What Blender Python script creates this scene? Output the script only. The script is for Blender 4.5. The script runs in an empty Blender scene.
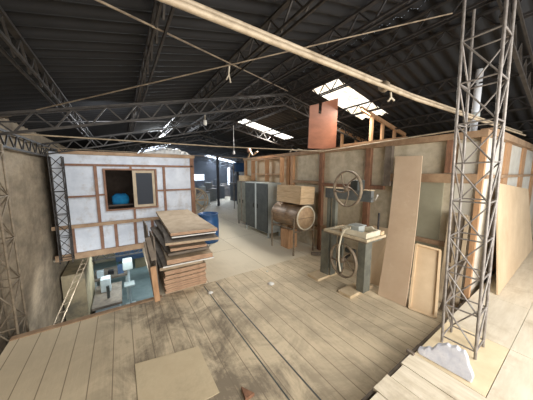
import bpy, math, random
from mathutils import Vector, Matrix
random.seed(7)
S = bpy.context.scene
COL = S.collection
PI = math.pi
def R(d): return math.radians(d)
V = Vector

# ------------------------------------------------------------------ camera
CAMH = 1.98
cd = bpy.data.cameras.new('camera'); cam = bpy.data.objects.new('camera', cd); COL.objects.link(cam)
cam.location = (0, 0, CAMH)
pitch = math.atan(27/219)
cam.rotation_euler = (PI/2 - pitch, 0, -R(33.7))
cd.sensor_fit = 'HORIZONTAL'; cd.sensor_width = 36; cd.lens = 36*219/533
cd.clip_start = .02; cd.clip_end = 200
S.camera = cam
# ------------------------------------------------------------------ world
w = bpy.data.worlds.new('world'); S.world = w; w.use_nodes = True
bg = w.node_tree.nodes['Background']; bg.inputs[0].default_value = (.80, .88, 1, 1); bg.inputs[1].default_value = 1.0
# ------------------------------------------------------------------ lights
def area(name, loc, aim, sx, sy, power, col=(1, .95, .86)):
    l = bpy.data.lights.new(name, 'AREA'); l.shape = 'RECTANGLE'; l.size = sx; l.size_y = sy; l.energy = power; l.color = col
    o = bpy.data.objects.new(name, l); COL.objects.link(o); o.location = loc
    o.rotation_euler = (V(aim)-V(loc)).to_track_quat('-Z', 'Y').to_euler(); return o
area('fill_behind_camera', (1.6, -2.8, 1.9), (2.3, 4.0, .7), 5.0, 2.0, 260, (1, .955, .89))  # added soft fill lamp for the open end behind the camera; no door built
area('fill_over_deck', (3.9, -1.2, 3.1), (3.2, 0.2, 0), 2.2, 1.0, 40, (1, .97, .92))  # added lamp to brighten the deck; the roof has no skylight here
area('daylight_skylight_near', (4.4, 3.2, 3.3), (3.6, 3.2, 0), 1.6, .5, 60, (1, .95, .86))
area('daylight_skylight_middle', (4.4, 6.85, 3.25), (3.0, 6.85, 0), 1.6, .5, 120, (1, .97, .92))
area('daylight_skylight_far', (7.0, 16.6, 3.0), (6.0, 15.0, 0), 2.4, 1.0, 260, (.75, .86, 1))
area('cabin_front_lamp', (.6, 4.4, 2.8), (-.1, 6.6, 1.0), 1.6, .5, 32, (.84, .91, 1))  # bluish area lamp under the closed roof, aimed at the cabin front
area('fill_lower_storey', (0.2, 8.2, -.35), (0, 9.0, -2.6), 1.6, 1.6, 48, (.80, .93, 1))  # added lamp below the cabin floor, lifts the lower storey
area('fill_pit', (-.3, 5.0, -.15), (-.5, 7.4, -2.4), 1.0, 1.0, 22, (.92, .96, 1))  # added lamp in the pit mouth, standing in for light falling from the hall
area('fill_lower_far', (1.0, 12.0, -.4), (0.4, 10, -2.6), 2.0, 1.6, 44, (.72, .90, 1))  # second added lamp, brightens the far part of the lower storey
# ------------------------------------------------------------------ exposure
vs = S.view_settings; vs.view_transform = 'Standard'; vs.look = 'None'; vs.exposure = 0.45; vs.gamma = 1; vs.use_curve_mapping = False

# ------------------------------------------------------------------ materials
def srgb(r, g, b):
    f = lambda c: (c/255/12.92 if c/255 <= .04045 else ((c/255+.055)/1.055)**2.4)
    return (f(r), f(g), f(b), 1)
def mat(name, c1, c2=None, scale=4, rough=.8, metal=0, bump=.1, stretch=(1, 1, 1), c3=None, s3=1.2, t3=(.5, .65), bscale=None):
    m = bpy.data.materials.new(name); m.use_nodes = True; nt = m.node_tree; N = nt.nodes; L = nt.links
    p = N['Principled BSDF']; p.inputs['Roughness'].default_value = rough; p.inputs['Metallic'].default_value = metal
    c2 = c2 or tuple(min(1, x*.7) for x in c1[:3])+(1,)
    tc = N.new('ShaderNodeTexCoord'); mp = N.new('ShaderNodeMapping'); mp.inputs['Scale'].default_value = stretch
    L.new(tc.outputs['Object'], mp.inputs[0])
    n = N.new('ShaderNodeTexNoise'); n.inputs['Scale'].default_value = scale; n.inputs['Detail'].default_value = 6; n.inputs['Roughness'].default_value = .65
    L.new(mp.outputs[0], n.inputs['Vector'])
    r = N.new('ShaderNodeValToRGB'); r.color_ramp.elements[0].position = .35; r.color_ramp.elements[1].position = .65
    r.color_ramp.elements[0].color = c2; r.color_ramp.elements[1].color = c1
    L.new(n.outputs[0], r.inputs[0]); out = r.outputs[0]
    if c3:
        n3 = N.new('ShaderNodeTexNoise'); n3.inputs['Scale'].default_value = s3; n3.inputs['Detail'].default_value = 8; n3.inputs['Roughness'].default_value = .7
        L.new(tc.outputs['Object'], n3.inputs['Vector'])
        r3 = N.new('ShaderNodeValToRGB'); r3.color_ramp.elements[0].position = t3[0]; r3.color_ramp.elements[1].position = t3[1]
        L.new(n3.outputs[0], r3.inputs[0])
        mx = N.new('ShaderNodeMix'); mx.data_type = 'RGBA'; L.new(r3.outputs[0], mx.inputs[0]); L.new(out, mx.inputs[6]); mx.inputs[7].default_value = c3
        out = mx.outputs[2]
    L.new(out, p.inputs['Base Color'])
    if bump:
        b = N.new('ShaderNodeBump'); b.inputs['Strength'].default_value = bump; b.inputs['Distance'].default_value = .02
        if bscale:
            nb = N.new('ShaderNodeTexNoise'); nb.inputs['Scale'].default_value = bscale; nb.inputs['Detail'].default_value = 8; L.new(tc.outputs['Object'], nb.inputs['Vector']); L.new(nb.outputs[0], b.inputs['Height'])
        else: L.new(n.outputs[0], b.inputs['Height'])
        L.new(b.outputs[0], p.inputs['Normal'])
    return m
def emis(name, col, st, c2=None, scale=(1, 12, 1)):
    m = bpy.data.materials.new(name); m.use_nodes = True; nt = m.node_tree; N = nt.nodes; L = nt.links
    p = N['Principled BSDF']; p.inputs['Base Color'].default_value = (.6, .6, .6, 1)
    tc = N.new('ShaderNodeTexCoord'); mp = N.new('ShaderNodeMapping'); mp.inputs['Scale'].default_value = scale; L.new(tc.outputs['Object'], mp.inputs[0])
    n = N.new('ShaderNodeTexNoise'); n.inputs['Scale'].default_value = 1.2; n.inputs['Detail'].default_value = 3; L.new(mp.outputs[0], n.inputs['Vector'])
    r = N.new('ShaderNodeValToRGB'); r.color_ramp.elements[0].position = .35; r.color_ramp.elements[1].position = .6
    r.color_ramp.elements[0].color = c2 or col; r.color_ramp.elements[1].color = col
    L.new(n.outputs[0], r.inputs[0]); L.new(r.outputs[0], p.inputs['Emission Color']); p.inputs['Emission Strength'].default_value = st
    return m
def floor_mat(name, board, gap, along_y, ca, cb, dark, w, length, dt=(.50, .72), dirt_scale=.8, dirt_amt=.75):
    m = bpy.data.materials.new(name); m.use_nodes = True; nt = m.node_tree; N = nt.nodes; L = nt.links
    p = N['Principled BSDF']; p.inputs['Roughness'].default_value = .75
    tc = N.new('ShaderNodeTexCoord'); mp = N.new('ShaderNodeMapping')
    if along_y: mp.inputs['Rotation'].default_value = (0, 0, PI/2)
    L.new(tc.outputs['Object'], mp.inputs[0])
    br = N.new('ShaderNodeTexBrick'); br.offset = .37; br.inputs['Scale'].default_value = 1
    br.inputs['Brick Width'].default_value = length; br.inputs['Row Height'].default_value = w
    br.inputs['Mortar Size'].default_value = gap; br.inputs['Mortar Smooth'].default_value = .3; br.inputs['Bias'].default_value = 0
    br.inputs['Color1'].default_value = ca; br.inputs['Color2'].default_value = cb; br.inputs['Mortar'].default_value = dark
    L.new(mp.outputs[0], br.inputs['Vector'])
    # grain
    mg = N.new('ShaderNodeMapping'); mg.inputs['Scale'].default_value = (9, .9, 1) if along_y else (.9, 9, 1); L.new(tc.outputs['Object'], mg.inputs[0])
    g = N.new('ShaderNodeTexNoise'); g.inputs['Scale'].default_value = 2.2; g.inputs['Detail'].default_value = 8; g.inputs['Roughness'].default_value = .7; L.new(mg.outputs[0], g.inputs['Vector'])
    d = N.new('ShaderNodeTexNoise'); d.inputs['Scale'].default_value = dirt_scale; d.inputs['Detail'].default_value = 10; d.inputs['Roughness'].default_value = .72; d.inputs['Distortion'].default_value = .6; L.new(tc.outputs['Object'], d.inputs['Vector'])
    mu = N.new('ShaderNodeMath'); mu.operation = 'ADD'; L.new(d.outputs[0], mu.inputs[0])
    m2 = N.new('ShaderNodeMath'); m2.operation = 'MULTIPLY_ADD'; m2.inputs[1].default_value = .35; m2.inputs[2].default_value = -.17; L.new(g.outputs[0], m2.inputs[0]); L.new(m2.outputs[0], mu.inputs[1])
    r = N.new('ShaderNodeValToRGB'); r.color_ramp.elements[0].position = dt[0]; r.color_ramp.elements[1].position = dt[1]
    r.color_ramp.elements[1].color = (dirt_amt, dirt_amt, dirt_amt, 1); L.new(mu.outputs[0], r.inputs[0])
    fac = r.outputs[0]
    if along_y:                                                     # worn dark traffic strip in the middle of the floor
        sp = N.new('ShaderNodeSeparateXYZ'); L.new(tc.outputs['Object'], sp.inputs[0])
        wr = N.new('ShaderNodeValToRGB'); e = wr.color_ramp.elements; e[0].position = .0; e[0].color = (.12,)*3+(1,); e[1].position = 1; e[1].color = (.35,)*3+(1,)
        for ps, vv in ((.16, .2), (.26, 1), (.47, 1), (.58, .5)): q = e.new(ps); q.color = (vv, vv, vv, 1)
        mr_ = N.new('ShaderNodeMapRange'); mr_.inputs['From Min'].default_value = -1.2; mr_.inputs['From Max'].default_value = 3.6; L.new(sp.outputs[0], mr_.inputs[0]); L.new(mr_.outputs[0], wr.inputs[0])
        mm_ = N.new('ShaderNodeMix'); mm_.data_type = 'RGBA'; mm_.blend_type = 'MULTIPLY'; mm_.inputs[0].default_value = 1; L.new(fac, mm_.inputs[6]); L.new(wr.outputs[0], mm_.inputs[7]); fac = mm_.outputs[2]
    mx = N.new('ShaderNodeMix'); mx.data_type = 'RGBA'; L.new(fac, mx.inputs[0]); L.new(br.outputs['Color'], mx.inputs[6]); mx.inputs[7].default_value = board
    L.new(mx.outputs[2], p.inputs['Base Color'])
    b = N.new('ShaderNodeBump'); b.inputs['Strength'].default_value = .25; b.inputs['Distance'].default_value = .01; L.new(g.outputs[0], b.inputs['Height']); L.new(b.outputs[0], p.inputs['Normal'])
    return m
M = {}
M['floor'] = floor_mat('dusty_planks', srgb(124, 112, 94), .005, True, srgb(212, 195, 165), srgb(204, 187, 157), srgb(138, 122, 100), .19, 60, (.40, .60), 1.9, .95)
M['floor_rear'] = floor_mat('dusty_sheet_floor', srgb(150, 138, 120), .006, True, srgb(208, 196, 172), srgb(200, 188, 164), srgb(140, 126, 104), 1.22, 2.44, (.55, .8))
M['floor_low'] = mat('painted_teal_floor', srgb(132, 146, 144), srgb(108, 124, 124), 2, .6, bump=.03)
M['plat'] = mat('plywood_deck', srgb(224, 214, 194), srgb(210, 198, 176), 3, .75, bump=.08, stretch=(1, 6, 1), c3=srgb(165, 146, 115), s3=1.5, t3=(.52, .8))
M['floorply'] = mat('dusty_floor_ply', srgb(208, 192, 160), srgb(196, 178, 146), 3, .8, bump=.05, c3=srgb(172, 154, 124), s3=1.6, t3=(.5, .75))
M['platplank'] = mat('deck_plank', srgb(222, 211, 190), srgb(202, 189, 165), 3, .8, bump=.12, stretch=(9, 1, 1), c3=srgb(150, 132, 104), s3=1.6, t3=(.52, .8))
M['osb'] = mat('yellow_ply', srgb(230, 212, 178), srgb(218, 198, 162), 5, .75, bump=.05)
M['dirtwall'] = mat('rough_plaster', srgb(150, 134, 110), srgb(112, 99, 80), 3.2, .95, bump=.9, stretch=(1, .55, 1.3), c3=srgb(84, 73, 60), s3=1.6, t3=(.5, .75), bscale=7)
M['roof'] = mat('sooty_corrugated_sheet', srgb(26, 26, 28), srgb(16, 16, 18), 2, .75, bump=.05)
M['rust'] = mat('dusty_angle_steel', srgb(142, 128, 108), srgb(104, 92, 76), 12, .6, .2, bump=.1)
M['steel'] = mat('old_angle_steel', srgb(66, 61, 56), srgb(40, 36, 33), 12, .55, .3, bump=.1)
M['darksteel'] = mat('sooty_steel', srgb(58, 54, 52), srgb(38, 35, 34), 12, .6, .25, bump=.1)
M['towersteel'] = mat('grey_painted_steel', srgb(156, 150, 144), srgb(118, 110, 104), 14, .5, .3, bump=.1)
M['pipe'] = mat('dusty_pipe', srgb(176, 160, 136), srgb(136, 120, 98), 9, .6, .1, bump=.1)
M['whitesheet'] = mat('whitewashed_board', srgb(205, 208, 212), srgb(184, 188, 194), 3, .8, bump=.05, c3=srgb(160, 148, 136), s3=2.6, t3=(.52, .72))
M['creamsheet'] = mat('cream_board', srgb(214, 210, 198), srgb(196, 190, 176), 3, .8, bump=.05)
M['fibre'] = mat('grey_fibreboard', srgb(200, 189, 166), srgb(176, 165, 142), 7, .9, bump=.1, c3=srgb(154, 141, 119), s3=2, t3=(.55, .8))
M['greenboard'] = mat('green_grey_board', srgb(150, 146, 124), srgb(134, 129, 108), 2, .85, bump=.04)
M['stud'] = mat('red_brown_timber', srgb(142, 102, 76), srgb(108, 76, 56), 5, .75, bump=.1, stretch=(3, 3, 1))
M['orange'] = mat('orange_pine', srgb(190, 150, 112), srgb(164, 124, 88), 5, .7, bump=.08, stretch=(4, 4, 1))
M['batten'] = mat('brown_batten', srgb(138, 102, 80), srgb(112, 80, 62), 6, .8, bump=.1)
M['beam'] = mat('dusty_beam', srgb(168, 140, 110), srgb(136, 108, 82), 5, .8, bump=.1)
M['mdf'] = mat('pale_mdf', srgb(206, 182, 154), srgb(196, 170, 142), 2.5, .7, bump=.02, c3=srgb(212, 192, 164), s3=2.2, t3=(.56, .66))
M['mdfedge'] = mat('mdf_edge', srgb(222, 196, 160), srgb(208, 180, 142), 4, .7, bump=.02)
M['panelply'] = mat('warm_ply', srgb(214, 190, 156), srgb(198, 172, 138), 2, .7, bump=.03)
M['redply'] = mat('red_brown_ply', srgb(140, 90, 68), srgb(118, 74, 54), 2, .6, bump=.04, stretch=(1, 1, 3))
M['ply'] = mat('dusty_ply', srgb(186, 166, 140), srgb(162, 142, 116), 4, .8, bump=.05, c3=srgb(142, 118, 94), s3=3, t3=(.55, .8))
M['plyedge'] = mat('ply_edge', srgb(196, 162, 132), srgb(146, 114, 90), 30, .8, bump=.1, stretch=(.3, .3, 3))
M['greyboard'] = mat('grey_weathered_board', srgb(132, 120, 106), srgb(98, 88, 78), 5, .85, bump=.1)
M['whiteedge'] = mat('white_laminate', srgb(226, 224, 218), srgb(206, 202, 194), 4, .5, bump=.02)
M['cab'] = mat('blue_grey_enamel', srgb(184, 190, 186), srgb(164, 170, 166), 3, .5, .1, bump=.03)
M['cabdark'] = mat('dark_grey_enamel', srgb(74, 78, 76), srgb(56, 60, 58), 4, .5, .2, bump=.03)
M['dust'] = mat('sawdust', srgb(206, 186, 154), srgb(188, 166, 132), 12, .95, bump=.2)
M['saw'] = mat('grey_green_machine_paint', srgb(124, 124, 112), srgb(96, 97, 88), 6, .6, .2, bump=.05)
M['blueiron'] = mat('blue_grey_iron', srgb(112, 116, 114), srgb(88, 92, 92), 6, .5, .3, bump=.05)
M['iron'] = mat('dusty_cast_iron', srgb(150, 134, 112), srgb(108, 94, 78), 10, .6, .3, bump=.1)
M['saworg'] = mat('dusty_table', srgb(208, 192, 162), srgb(170, 154, 128), 6, .8, bump=.1)
M['guard'] = mat('cream_guard', srgb(220, 212, 190), srgb(200, 190, 166), 6, .6, bump=.02)
M['drum'] = mat('brown_steel_drum', srgb(158, 132, 104), srgb(118, 96, 74), 6, .45, .3, bump=.05, stretch=(4, 1, 4))
M['drumend'] = mat('dusty_drum_end', srgb(200, 172, 136), srgb(158, 130, 100), 5, .7, .1, bump=.05)
M['crate'] = mat('crate_pine', srgb(206, 180, 144), srgb(184, 156, 120), 4, .8, bump=.1, stretch=(1, 1, 6))
M['blue'] = mat('blue_plastic', srgb(44, 86, 134), srgb(36, 70, 110), 3, .4, bump=.02)
M['bluecloth'] = mat('blue_cloth', srgb(20, 130, 176), srgb(14, 96, 140), 5, .9, bump=.2)
M['black'] = mat('dark_rubber', srgb(34, 34, 36), srgb(24, 24, 26), 4, .6, bump=.02)
M['plaster'] = mat('white_plaster_foam', srgb(226, 226, 230), srgb(196, 198, 208), 9, .9, bump=.5, c3=srgb(166, 170, 186), s3=5, t3=(.52, .7))
M['frame'] = mat('beige_window_frame', srgb(178, 160, 134), srgb(158, 140, 114), 5, .7, bump=.03)
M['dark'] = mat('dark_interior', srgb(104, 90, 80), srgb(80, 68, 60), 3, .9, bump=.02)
M['concrete'] = mat('tan_concrete', srgb(176, 160, 128), srgb(150, 136, 108), 2, .9, bump=.1, c3=srgb(120, 112, 94), s3=1.5)
M['machwhite'] = mat('pale_machine_paint', srgb(196, 206, 208), srgb(170, 182, 184), 3, .5, bump=.02)
M['lowblue'] = mat('faded_blue_cloth', srgb(84, 108, 140), srgb(64, 86, 116), 5, .8, bump=.1)
M['teal'] = mat('teal_paint', srgb(82, 128, 128), srgb(66, 106, 108), 3, .5, bump=.02)
M['rope'] = mat('white_rag', srgb(196, 186, 168), srgb(160, 148, 128), 15, .95, bump=.3)
g_ = bpy.data.materials.new('window_glass'); g_.use_nodes = True; gp = g_.node_tree.nodes['Principled BSDF']
gp.inputs['Base Color'].default_value = (.05, .055, .065, 1); gp.inputs['Roughness'].default_value = .7; gp.inputs['Specular IOR Level'].default_value = .15; gp.inputs['Transmission Weight'].default_value = .35
M['glass'] = g_
M['sky_near'] = emis('translucent_sheet_warm', (1, .95, .83, 1), 1.25, (.55, .42, .26, 1), (6, 9, 1))
M['sky_mid'] = emis('translucent_sheet', (1, .97, .9, 1), 1.8, (.62, .6, .54, 1), (5, 14, 1))
M['sky_far'] = emis('daylight_pane', (.86, .93, 1, 1), 3.2, (.5, .62, .85, 1), (2, 2, 2))

# ------------------------------------------------------------------ mesh builder
class MB:
    def __init__(s): s.v = []; s.f = []; s.mi = []; s.cur = 0; s.T = Matrix.Identity(4); s.smooth = []
    def add(s, vs, fs, smooth=False):
        b = len(s.v); s.v += [s.T @ V(p) for p in vs]; s.f += [[b+i for i in f] for f in fs]; s.mi += [s.cur]*len(fs); s.smooth += [smooth]*len(fs); return s
    def box(s, lo, hi):
        x0, y0, z0 = lo; x1, y1, z1 = hi
        if x0 > x1: x0, x1 = x1, x0
        if y0 > y1: y0, y1 = y1, y0
        if z0 > z1: z0, z1 = z1, z0
        return s.add([(x0,y0,z0),(x1,y0,z0),(x1,y1,z0),(x0,y1,z0),(x0,y0,z1),(x1,y0,z1),(x1,y1,z1),(x0,y1,z1)],
                     [(0,3,2,1),(4,5,6,7),(0,1,5,4),(1,2,6,5),(2,3,7,6),(3,0,4,7)])
    def bar(s, a, b, w, h=None, up=(0, 0, 1)):
        a = V(a); b = V(b); h = h or w; d = (b-a).normalized(); up = V(up)
        if abs(d.dot(up)) > .98: up = V((0, 1, 0))
        sx = d.cross(up).normalized()*w/2; sz = sx.normalized().cross(d).normalized()*h/2
        vs = [a-sx-sz, a+sx-sz, a+sx+sz, a-sx+sz, b-sx-sz, b+sx-sz, b+sx+sz, b-sx+sz]
        return s.add(vs, [(0,1,2,3),(7,6,5,4),(0,4,5,1),(1,5,6,2),(2,6,7,3),(3,7,4,0)])
    def tube(s, pts, r, n=8, closed=False, rs=None):
        pts = [V(p) for p in pts]; k = len(pts); vs = []; fs = []
        prev = None
        for i, p in enumerate(pts):
            if closed: d = pts[(i+1) % k]-pts[i-1]
            elif i == 0: d = pts[1]-pts[0]
            elif i == k-1: d = pts[-1]-pts[-2]
            else: d = (pts[i+1]-p).normalized()+(p-pts[i-1]).normalized()
            d = d.normalized() if d.length > 1e-9 else V((0, 0, 1))
            if prev is None:
                u = V((0, 0, 1)) if abs(d.z) < .9 else V((1, 0, 0)); a = d.cross(u).normalized()
            else:
                a = (prev-d*prev.dot(d)); a = a.normalized() if a.length > 1e-6 else d.cross(V((0, 0, 1))).normalized()
            prev = a; b = d.cross(a); rr = rs[i] if rs else r
            for j in range(n):
                t = 2*PI*j/n; vs.append(p+a*math.cos(t)*rr+b*math.sin(t)*rr)
        for i in range(k if closed else k-1):
            for j in range(n):
                a0 = i*n+j; a1 = i*n+(j+1) % n; b0 = ((i+1) % k)*n+j; b1 = ((i+1) % k)*n+(j+1) % n
                fs.append((a0, a1, b1, b0))
        s.add(vs, fs, n > 4)
        if not closed: s.add(vs[:n][::-1], [tuple(range(n))]); s.add(vs[-n:], [tuple(range(n))])
        return s
    def prism(s, poly, o, ux, uy, nrm, th):
        o = V(o); ux = V(ux); uy = V(uy); nrm = V(nrm); k = len(poly)
        a = [o+ux*x+uy*y for x, y in poly]; b = [p+nrm*th for p in a]
        fs = [tuple(range(k))[::-1], tuple(range(k, 2*k))]+[(i, (i+1) % k, k+(i+1) % k, k+i) for i in range(k)]
        return s.add(a+b, fs)
    def lathe(s, prof, c, axis=(0, 0, 1), n=28):
        c = V(c); ax = V(axis).normalized(); u = ax.cross(V((0, 0, 1))) if abs(ax.z) < .9 else V((1, 0, 0)); u.normalize(); v = ax.cross(u)
        vs = []; k = len(prof)
        for r, h in prof:
            for j in range(n):
                t = 2*PI*j/n; vs.append(c+ax*h+(u*math.cos(t)+v*math.sin(t))*r)
        fs = [(i*n+j, i*n+(j+1) % n, (i+1)*n+(j+1) % n, (i+1)*n+j) for i in range(k-1) for j in range(n)]
        s.add(vs, fs, True); return s
    def build(s, name, m, parent=None, origin=None, bevel=0):
        if isinstance(m, (str,)): m = [m]
        o = V(origin) if origin is not None else (V(parent['_o']) if parent is not None and '_o' in parent else None)
        if o is None:
            xs = [p.x for p in s.v]; ys = [p.y for p in s.v]; zs = [p.z for p in s.v]
            o = V(((min(xs)+max(xs))/2, (min(ys)+max(ys))/2, min(zs)))
        me = bpy.data.meshes.new(name); me.from_pydata([p-o for p in s.v], [], s.f)
        for k in m: me.materials.append(M[k])
        for i, p in enumerate(me.polygons): p.material_index = s.mi[i]; p.use_smooth = s.smooth[i]
        me.validate(); me.update()
        import bmesh as bmm
        b = bmm.new(); b.from_mesh(me); bmm.ops.recalc_face_normals(b, faces=b.faces); b.to_mesh(me); b.free()
        ob = bpy.data.objects.new(name, me); COL.objects.link(ob)
        if parent is not None: ob.parent = parent; ob.location = o-V(parent['_o'])
        else: ob.location = o
        ob['_o'] = tuple(o)
        if bevel:
            md = ob.modifiers.new('bevel', 'BEVEL'); md.width = bevel; md.segments = 2; md.limit_method = 'ANGLE'
        return ob
def B(lo, hi): return MB().box(lo, hi)
def thing(name, loc, label, cat, group=None, kind=None):
    o = bpy.data.objects.new(name, None); COL.objects.link(o); o.location = loc; o['_o'] = tuple(loc); o.empty_display_size = .1
    if label: o['label'] = label; o['category'] = cat
    if group: o['group'] = group
    if kind: o['kind'] = kind
    return o
def tag(o, label, cat, group=None):
    o['label'] = label; o['category'] = cat
    if group: o['group'] = group
    return o
def struct(mb, name, m, parent=None, **k):
    o = mb.build(name, m, parent, **k)
    if parent is None: o['kind'] = 'structure'
    return o

# ------------------------------------------------------------------ roof shapes
XL, XR, XC = -1.38, 10.0, 2.95
YB, YE = -3.0, 21.0
def zbase(x): return 2.911+.24*x if x <= XC else 4.209-.2*x      # underside of the purlins
def zroof(x): return zbase(x)+.235
SKY = {'near': (3.5, 5.35, 2.86, 3.55), 'mid': (3.5, 5.6, 6.55, 7.1), 'far': (5.6, 8.4, 16.2, 17.3)}

# ================================================================== STRUCTURE
# floor slab: front planked part and rear sheeted part, pit opening on the left
def slab(x0, x1, y0, y1, z1=0, th=.12): return B((x0, y0, z1-th), (x1, y1, z1))
struct(MB().box((-1.22, YB, -.12), (XR, 3.72, 0)), 'floor', 'floor', origin=(0, 0, 0))
struct(MB().box((.38, 3.72, -.12), (XR, YE, 0)).box((XL, 6.66, -.04), (.38, YE, 0)), 'floor', 'floor_rear', origin=(0, .25, 0))
struct(B((XL, YB, -2.8), (XR, YE, -2.7)), 'floor_lower', 'floor_low')
# dark open gaps between the floor planks, edge board of the pit
for k_, x_ in enumerate((1.10, 1.33)): struct(B((x_, -1, .0), (x_+.014, 3.66, .0015)), 'trim_%d' % (k_+2), 'cabdark')
struct(B((-1.22, 3.66, .0), (.44, 3.74, .012)), 'trim_1', 'beam')
struct(B((XL-.2, YB, -2.8), (XL, YE, 2.85)), 'wall_left', 'dirtwall', origin=(XL, 0, 0))
struct(B((XR, YB, -2.8), (XR+.2, YE, 2.5)), 'wall_right', 'fibre')
# far wall as a gable
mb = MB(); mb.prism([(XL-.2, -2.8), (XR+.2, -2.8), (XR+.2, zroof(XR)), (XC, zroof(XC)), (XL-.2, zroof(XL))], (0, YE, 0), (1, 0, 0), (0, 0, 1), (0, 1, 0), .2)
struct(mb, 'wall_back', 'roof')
# corrugated roof
def corr(mb, x0, x1, y0, y1, off=0, per=.17, amp=.022, k=6, f=None):
    f = f or zroof
    n = max(2, int((y1-y0)/per*k)); vs = []; fs = []
    for i in range(n+1):
        y = y0+(y1-y0)*i/n; dz = amp*math.sin(2*PI*y/per)
        vs += [(x0, y, f(x0)+dz+off), (x1, y, f(x1)+dz+off)]
    for i in range(n): fs.append((2*i, 2*i+1, 2*i+3, 2*i+2))
    mb.add(vs, fs, True)
mb = MB(); corr(mb, XL-.25, XC, YB, 15.2); corr(mb, XL-.25, 1.2, 15.2, 20.2); corr(mb, 2.85, XC, 15.2, 20.2); corr(mb, XL-.25, XC, 20.2, YE)
struct(mb, 'ceiling_left', 'roof', origin=(0, 0, 3))
mb = MB(); ycuts = [YB]+[v for k in ('near', 'mid', 'far') for v in SKY[k][2:]]+[YE]
zR = lambda x: 4.209-.2*x+.235
for i in range(0, len(ycuts)-1):
    ya, yb = ycuts[i], ycuts[i+1]
    if i % 2 == 0: corr(mb, XC, XR+.25, ya, yb, f=zR)
    else:
        s = SKY[('near', 'mid', 'far')[i//2]]
        corr(mb, XC, s[0], ya, yb, f=zR); corr(mb, s[1], XR+.25, ya, yb, f=zR)
struct(mb, 'ceiling_right', 'roof', origin=(0, 0, 3))
for n_, (k, mm) in enumerate((('near', 'sky_near'), ('mid', 'sky_mid'), ('far', 'sky_far'))):
    s = SKY[k]; mb = MB(); corr(mb, s[0], s[1], s[2], s[3], f=zR)
    struct(mb, 'window_%d' % (n_+1), mm)
# bright openings in the far wall
struct(B((5.8, YE-.06, 1.3), (6.75, YE-.01, 1.85)), 'window_4', 'sky_far')
struct(B((7.65, 16.9, .0), (7.70, 17.4, 2.6)), 'wall_booth', 'dark')
struct(B((7.58, 17.0, 1.0), (7.64, 17.25, 2.4)), 'window_5', 'sky_far')
mb = MB(); corr(mb, 1.2, 2.85, 15.2, 20.2, f=zroof); struct(mb, 'window_6', 'sky_far')

# ---------------- partition wall on the right (plane x = 4.2), with its studs and rails
PX = 4.2
wall = struct(B((PX+.05, .9, 0), (PX+.09, 7.85, 2.5)), 'wall_partition', 'fibre', origin=(PX, 4, 0))
def wbox(lo, hi, m, name): return B(lo, hi).build(name, m, wall)
wbox((PX+.02, 1.32, .12), (PX+.048, 2.1, 1.86), 'greenboard', 'board')
wbox((PX+.02, .93, .1), (PX+.048, 1.18, 2.42), 'creamsheet', 'board')
for y, m, hw in ((7.8, 'orange', .045), (5.12, 'orange', .05), (4.93, 'orange', .05), (3.82, 'stud', .05), (2.58, 'stud', .055), ):
    wbox((PX-.04, y-hw, 0), (PX+.049, y+hw, 2.47), m, 'stud')
wbox((PX-.04, 2.12, 1.74), (PX+.049, 2.24, 2.47), 'greyboard', 'stud'); wbox((PX-.04, 1.24, 1.98), (PX+.049, 1.31, 2.47), 'stud', 'stud')
wbox((PX+.02, 5.2, .1), (PX+.048, 6.98, 2.46), 'panelply', 'board')
wbox((PX-.03, .87, .12), (PX+.045, .93, 2.5), 'orange', 'stud')
wbox((PX-.07, .86, 2.47), (PX+.10, 7.87, 2.56), 'beam', 'top_rail')
for y0, y1, z, m, h in ((.93, 2.13, 1.9, 'beam', .07), (2.24, 3.77, 1.70, 'stud', .035), (3.87, 4.88, 1.74, 'beam', .035), (2.24, 3.77, .62, 'beam', .04), (3.87, 4.88, .56, 'beam', .04), (1.0, 2.13, .86, 'beam', .035)):
    wbox((PX-.03, y0, z-h), (PX+.048, y1, z+h), m, 'rail')
# side wall running right from the corner
sw = struct(B((PX+.1, .93, .0), (XR, .97, 2.55)), 'wall_side', 'creamsheet', origin=(PX, .95, 0))
for x in (5.55, 7.05, 8.6):
    B((x, .90, .15), (x+.36, .929, 2.5)).build('stud', 'orange', sw)
B((PX+.1, .84, 2.5), (XR, .98, 2.6)).build('top_rail', 'beam', sw)
B((PX+.1, .86, 1.90), (XR, .899, 1.95)).build('rail', 'beam', sw)
# bulk behind the partition: rear return wall
struct(B((PX+.12, 7.8, 0), (7.0, 7.85, 2.5)), 'wall_partition_end', 'orange')

# ---------------- cabin on the left (front plane y = 6.6)
CY = 6.6
cab = MB()
X0, X1 = -1.06, 1.79
wx0, wx1, wz0, wz1 = -.30, .80, 1.09, 2.05
cab.box((-1.24, CY, .02), (wx0, CY+.04, 2.44)).box((wx1, CY, .02), (X1, CY+.04, 2.44)).box((wx0, CY, .02), (wx1, CY+.04, wz0)).box((wx0, CY, wz1), (wx1, CY+.04, 2.44))
cf = struct(cab, 'wall_cabin_front', 'whitesheet', origin=(0, CY, 0))
def cb(lo, hi, m, n): return B((lo[0], CY-.05, lo[1]), (hi[0], CY-.001, hi[1])).build(n, m, cf)
cb((X0-.02, 2.40), (X1+.06, 2.48), 'beam', 'top_rail')
cb((X0, 2.14), (X1, 2.19), 'batten', 'batten')
cb((-.50, .79), (-.44, 2.14), 'batten', 'batten')
cb((X0, 1.42), (-.50, 1.46), 'batten', 'batten'); cb((-.44, 1.44), (wx0, 1.48), 'batten', 'batten')
cb((.22, wz1+.03), (.27, 2.14), 'batten', 'batten'); cb((.24, .79), (.29, wz0-.03), 'batten', 'batten')
cb((.98, .79), (1.04, 2.14), 'batten', 'batten'); cb((wx1+.03, 1.49), (.98, 1.53), 'batten', 'batten'); cb((1.04, 1.49), (1.72, 1.53), 'batten', 'batten')
cb((X1-.07, .12), (X1+.03, 2.40), 'stud', 'corner_post')
cb((-1.33, .71), (X1-.07, .79), 'beam', 'rail')
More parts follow.
